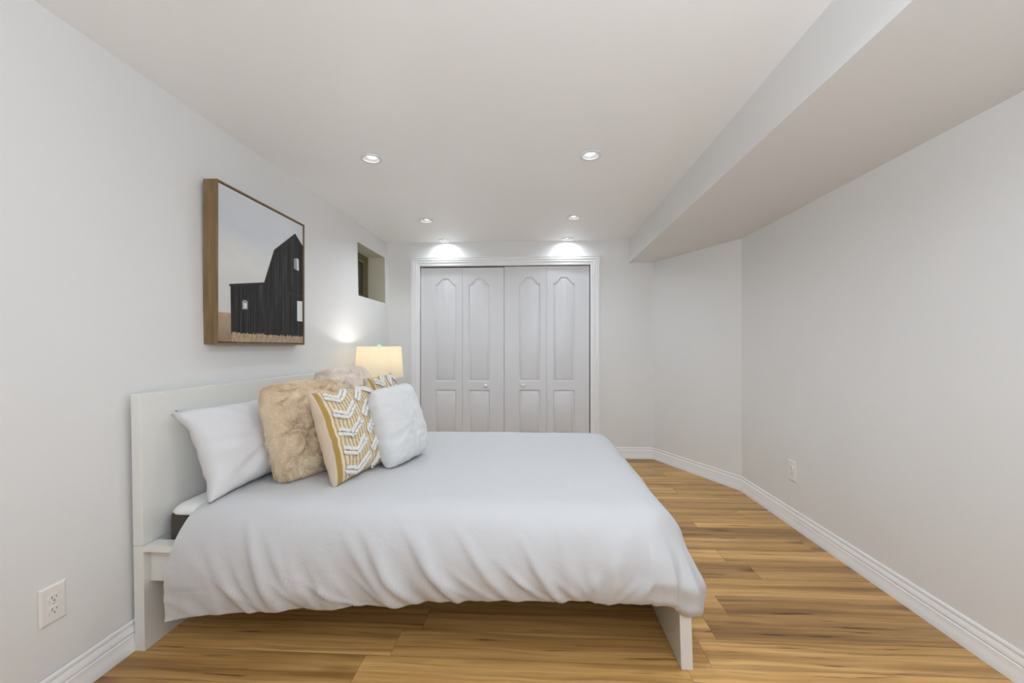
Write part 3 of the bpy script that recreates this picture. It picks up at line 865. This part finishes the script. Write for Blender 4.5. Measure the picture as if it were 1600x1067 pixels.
# faux fur cushions
def fur_cushion(label, mw, mb, mf, seed, w=0.50, h=0.47, th=0.19):
    g0 = cushion_grid(w, h, th, seed=seed, wr=0.007, pinch=0.02, power=0.36, sag=0.10, rc=0.08)
    def f(u, v, s):
        p = g0(u, v, s)
        k = max(0, (1-abs(u)**6)*(1-abs(v)**6))
        w1 = Vector((u*2.4, v*2.4, seed+s*5))
        wv = w1 + Vector((noise.noise(w1*1.2), noise.noise(w1*1.2+Vector((7, 3, 1))), 0))*0.7
        d = noise.voronoi(wv*1.3)[0]
        crease = min(1.0, (d[1]-d[0])*3.6)**0.8
        p.z += s*k*(0.032*(crease-0.85) + 0.010*noise.noise(w1*3.0))
        return p
    t = thing('fur_cushion', label, 'cushion', mw=mw, group='faux fur cushions')
    bm = cushion_bm(f, 84)
    bm.normal_update()
    rg = random.Random(int(seed*10))
    blades = bmesh.new()
    for fc in bm.faces:
        for _ in range(2):
            vs = fc.verts
            a, b2 = rg.random(), rg.random()
            p = (vs[0].co*(1-a)+vs[1].co*a)*(1-b2) + (vs[3].co*(1-a)+vs[2].co*a)*b2
            nrm = fc.normal
            if nrm.length < 0.5: continue
            lie = Vector((noise.noise(p*9+Vector((seed, 0, 0))), noise.noise(p*9+Vector((0, seed, 4)))-0.35, noise.noise(p*9+Vector((2, 5, seed)))))
            lie -= nrm*lie.dot(nrm)
            if lie.length < 1e-3: continue
            lie = lie.normalized()*0.9 + Vector((rg.uniform(-.4, .4), rg.uniform(-.4, .4), rg.uniform(-.4, .4)))
            d = (nrm*0.62 + lie).normalized(); L = rg.uniform(0.011, 0.022)
            sd = nrm.cross(d); 
            if sd.length < 1e-3: continue
            sd = sd.normalized()*rg.uniform(0.0011, 0.0019)
            v = [blades.verts.new(p-sd), blades.verts.new(p+sd), blades.verts.new(p+d*L*0.7+sd*0.5+nrm*0.0), blades.verts.new(p+d*L-nrm*L*0.12)]
            blades.faces.new((v[0], v[1], v[2])); blades.faces.new((v[0], v[2], v[3]))
    obj('cushion_cover', bm, mb, t, smooth=True)
    o = obj('fur_pile', blades, mf, t); o['kind'] = 'stuff'
    return t
fur_cushion('beige faux fur cushion standing next to the plain white pillow, nearer the camera', pose((-1.07, 2.10, 0.556), -18, 16, 0, 0.475), M_furbase, M_fur, 2.0)
fur_cushion('pale faux fur cushion mostly hidden behind the others, top showing at the headboard edge', pose((-1.13, 2.68, 0.575), -10, 14, 0, 0.51), M_furbase2, M_fur2, 5.0)

# chevron cushions
def chevron_cushion(label, mw, seed, w=0.50, h=0.44, th=0.15):
    g0 = cushion_grid(w, h, th, seed=seed, wr=0.006, pinch=0.06, power=0.42, sag=0.08)
    t = thing('chevron_cushion', label, 'cushion', mw=mw, group='tufted chevron cushions')
    def fm(u, v, s):
        if s < 0 or u < -0.955: return 1
        if u < -0.86: return 2
        if -0.10 < u < -0.055: return 1
        return 0
    obj('cushion_cover', cushion_bm(g0, 60, fm), None, t, smooth=True, mats=[M_stripe, M_cream, M_mustard])
    rg = random.Random(int(seed*7))
    sph = []
    def puff(bm, p, d, L, r, nrm):
        d = d.normalized(); side = nrm.cross(d).normalized(); nn = d.cross(side)
        rings = []
        for (s, q) in ((-1, 0), (-0.75, 0.62), (-0.25, 0.98), (0.3, 0.95), (0.8, 0.55), (1, 0)):
            if q == 0: rings.append([bm.verts.new(p+d*L*s)])
            else: rings.append([bm.verts.new(p+d*L*s+(side*math.cos(k*PI/3)+nn*0.85*math.sin(k*PI/3))*r*q) for k in range(6)])
        for a, c in zip(rings, rings[1:]):
            for k in range(6):
                k2 = (k+1) % 6
                if len(a) == 1: bm.faces.new((a[0], c[k], c[k2]))
                elif len(c) == 1: bm.faces.new((a[k], c[0], a[k2]))
                else: bm.faces.new((a[k], c[k], c[k2], a[k2]))
    rows = 5
    for colm in (0, 1):
        for r in range(rows):
            v0 = 0.86 - r*0.40
            if colm == 0: path = [(-0.79, v0), (-0.48, v0-0.13), (-0.14, v0+0.12)]
            else: path = [(-0.01, v0-0.20), (0.32, v0+0.10), (0.86, v0-0.16)]
            bm = bmesh.new()
            for (a, b2) in zip(path, path[1:]):
                ln = math.hypot((b2[0]-a[0])*w/2, (b2[1]-a[1])*h/2); nk = max(3, int(ln/0.0105))
                for k in range(nk):
                    q = (k+0.5)/nk
                    u = a[0]+(b2[0]-a[0])*q; v = max(-0.97, min(0.97, a[1]+(b2[1]-a[1])*q))
                    p = g0(u, v, 1); e = 0.02
                    tu = (g0(min(.99, u+e), v, 1)-p); tv = (g0(u, min(.99, v+e), 1)-p)
                    nrm = tu.cross(tv)
                    if nrm.length < 1e-9: continue
                    nrm.normalize()
                    du = Vector(((b2[0]-a[0])*w/2, (b2[1]-a[1])*h/2, 0)).normalized()
                    perp = nrm.cross(du).normalized(); du = perp.cross(nrm)
                    for sg in (1, -1):
                        c = p + perp*sg*0.0105 + nrm*0.006 + Vector((rg.uniform(-1, 1), rg.uniform(-1, 1), 0))*0.0012
                        puff(bm, c, perp*sg*0.8 + du*0.75, 0.0125, 0.0072, nrm)
            obj('tufted_chevron', bm, M_tuft, t, smooth=True)
    return t
chevron_cushion('mustard striped cushion with white tufted chevrons, in front of the beige fur cushion', pose((-0.845, 2.10, 0.562), -11, 18, 0, 0.43), 3.0)
chevron_cushion('tufted chevron cushion farther back, mostly hidden behind the white textured cushion', pose((-0.88, 2.66, 0.575), 2, 14, 0, 0.45), 6.0)

# white textured cushion in front
g1 = cushion_grid(0.39, 0.425, 0.19, seed=8.0, wr=0.009, pinch=0.03, power=0.38, sag=0.10, rc=0.08)
def fw(u, v, s):
    p = g1(u, v, s); k = max(0, (1-abs(u)**4)*(1-abs(v)**4))
    p.z += s*k*0.006*(ridged(u*5+noise.noise(Vector((u*3, v*3, 1)))*1.5, v*5, 3)-0.4)
    return p
t = thing('textured_cushion', 'white textured cushion at the front, farthest from the headboard', 'cushion', mw=pose((-0.70, 2.315, 0.566), -14, 13, 2, 0.41))
obj('cushion_cover', cushion_bm(fw, 60), M_chenille, t, smooth=True)

# ------------------------------------------------------------------ nightstand and lamp beyond the bed
NX, NYs = -1.315, 3.56
ns = thing('nightstand', 'white nightstand under the table lamp, hidden beyond the bed', 'nightstand', (NX, NYs, 0))
NO = Vector(ns.location)
obj('cabinet', box((-1.535, 3.36, 0.10), (-1.095, 3.76, 0.53), 0.004, o=NO), M_bed, ns)
obj('top', box((-1.545, 3.35, 0.5305), (-1.085, 3.77, 0.555), 0.004, o=NO), M_bed, ns)
for z0, z1 in ((0.12, 0.305), (0.32, 0.515)):
    d = obj('drawer', box((-1.0945, 3.375, z0), (-1.078, 3.745, z1), 0.003, o=NO), M_bed, ns)
    obj('knob', lathe(KNOB, 18, Vector((-1.078, 3.56, (z0+z1)/2))-NO, 'X'), M_steel, d, smooth=True)
for sx in (-1.515, -1.115):
    for sy in (3.38, 3.74):
        obj('leg', box((sx-0.018, sy-0.018, 0), (sx+0.018, sy+0.018, 0.0995), 0.003, o=NO), M_bed, ns)

lamp = thing('table_lamp', 'lit table lamp with cream linen drum shade, behind the cushions', 'lamp', (NX, NYs, 0.555))
M_ceram = mat('aqua_glass', (0.16, 0.36, 0.38), 0.12, 0.6)
obj('lamp_base', lathe([(0, 0.0), (0.075, 0.0), (0.078, 0.012), (0.06, 0.022), (0.04, 0.03), (0.065, 0.06), (0.095, 0.12), (0.098, 0.17), (0.075, 0.235), (0.04, 0.285), (0.022, 0.32), (0.02, 0.345), (0.0, 0.346)], 36), M_ceram, lamp, smooth=True)
obj('lamp_stem', lathe([(0.0, 0.346), (0.014, 0.346), (0.014, 0.40), (0.018, 0.402), (0.018, 0.45), (0.0, 0.451)], 20), M_steel, lamp, auto=0.6)
M_shade = bpy.data.materials.new('linen_shade'); M_shade.use_nodes = True
_t = NT(M_shade); nt = M_shade.node_tree
_v = _t.obj()
_w = _t.math('ADD', _t.noise(_t.scaled(_v, (1, 1, 5)), 90, 2), _t.noise(_t.scaled(_v, (6, 6, 1)), 60, 2))
_c = _t.ramp(_w, [(0.75, (0.80, 0.72, 0.57)), (1.25, (0.89, 0.83, 0.70))])
_d = _t.n('ShaderNodeBsdfDiffuse', {'Color': _c}); _tr = _t.n('ShaderNodeBsdfTranslucent', {'Color': _c})
_mx = _t.n('ShaderNodeMixShader', {0: 0.45, 1: _d.outputs[0], 2: _tr.outputs[0]})
nt.links.new(_mx.outputs[0], nt.nodes['Material Output'].inputs['Surface'])
obj('lamp_shade', lathe([(0.200, 0.371), (0.181, 0.634), (0.1785, 0.634), (0.1975, 0.371)], 64, closed=True), M_shade, lamp, auto=0.6)
M_edge = fabric('shade_trim', (0.80, 0.70, 0.52), 500, 0.2)
obj('shade_trim', lathe([(0.2012, 0.371), (0.2005, 0.379), (0.197, 0.379), (0.197, 0.371)], 64, closed=True), M_edge, lamp, auto=0.6)
bm = bmesh.new()
for k in range(3):
    a = 2*PI*k/3; r0, r1 = 0.012, 0.179
    add_box(bm, (r0, -0.0015, 0.618), (r1, 0.0015, 0.621), fn=lambda p, a=a: Vector((p.x*math.cos(a)-p.y*math.sin(a), p.x*math.sin(a)+p.y*math.cos(a), p.z)))
add_lathe(bm, [(0.0, 0.616), (0.014, 0.616), (0.014, 0.623), (0.0, 0.623)], 20)
obj('shade_fitter', bm, M_steel, lamp)
M_fin = mat('aqua_finial', (0.35, 0.70, 0.68), 0.05, 0.8, **{'Transmission Weight': 0.5})
obj('finial', lathe([(0.0, 0.6235), (0.006, 0.6235), (0.006, 0.632), (0.016, 0.636), (0.0195, 0.648), (0.016, 0.660), (0.006, 0.667), (0.0, 0.668)], 24), M_fin, lamp, smooth=True)
obj('bulb', lathe([(0.0, 0.451), (0.013, 0.452), (0.015, 0.468), (0.027, 0.49), (0.03, 0.51), (0.024, 0.532), (0.01, 0.543), (0.0, 0.545)], 24), M_bulb, lamp, smooth=True)
light('lamp_light', 'POINT', (0, 0, 0.575), 2.2, (1.0, 0.96, 0.95), lamp, shadow_soft_size=0.02)
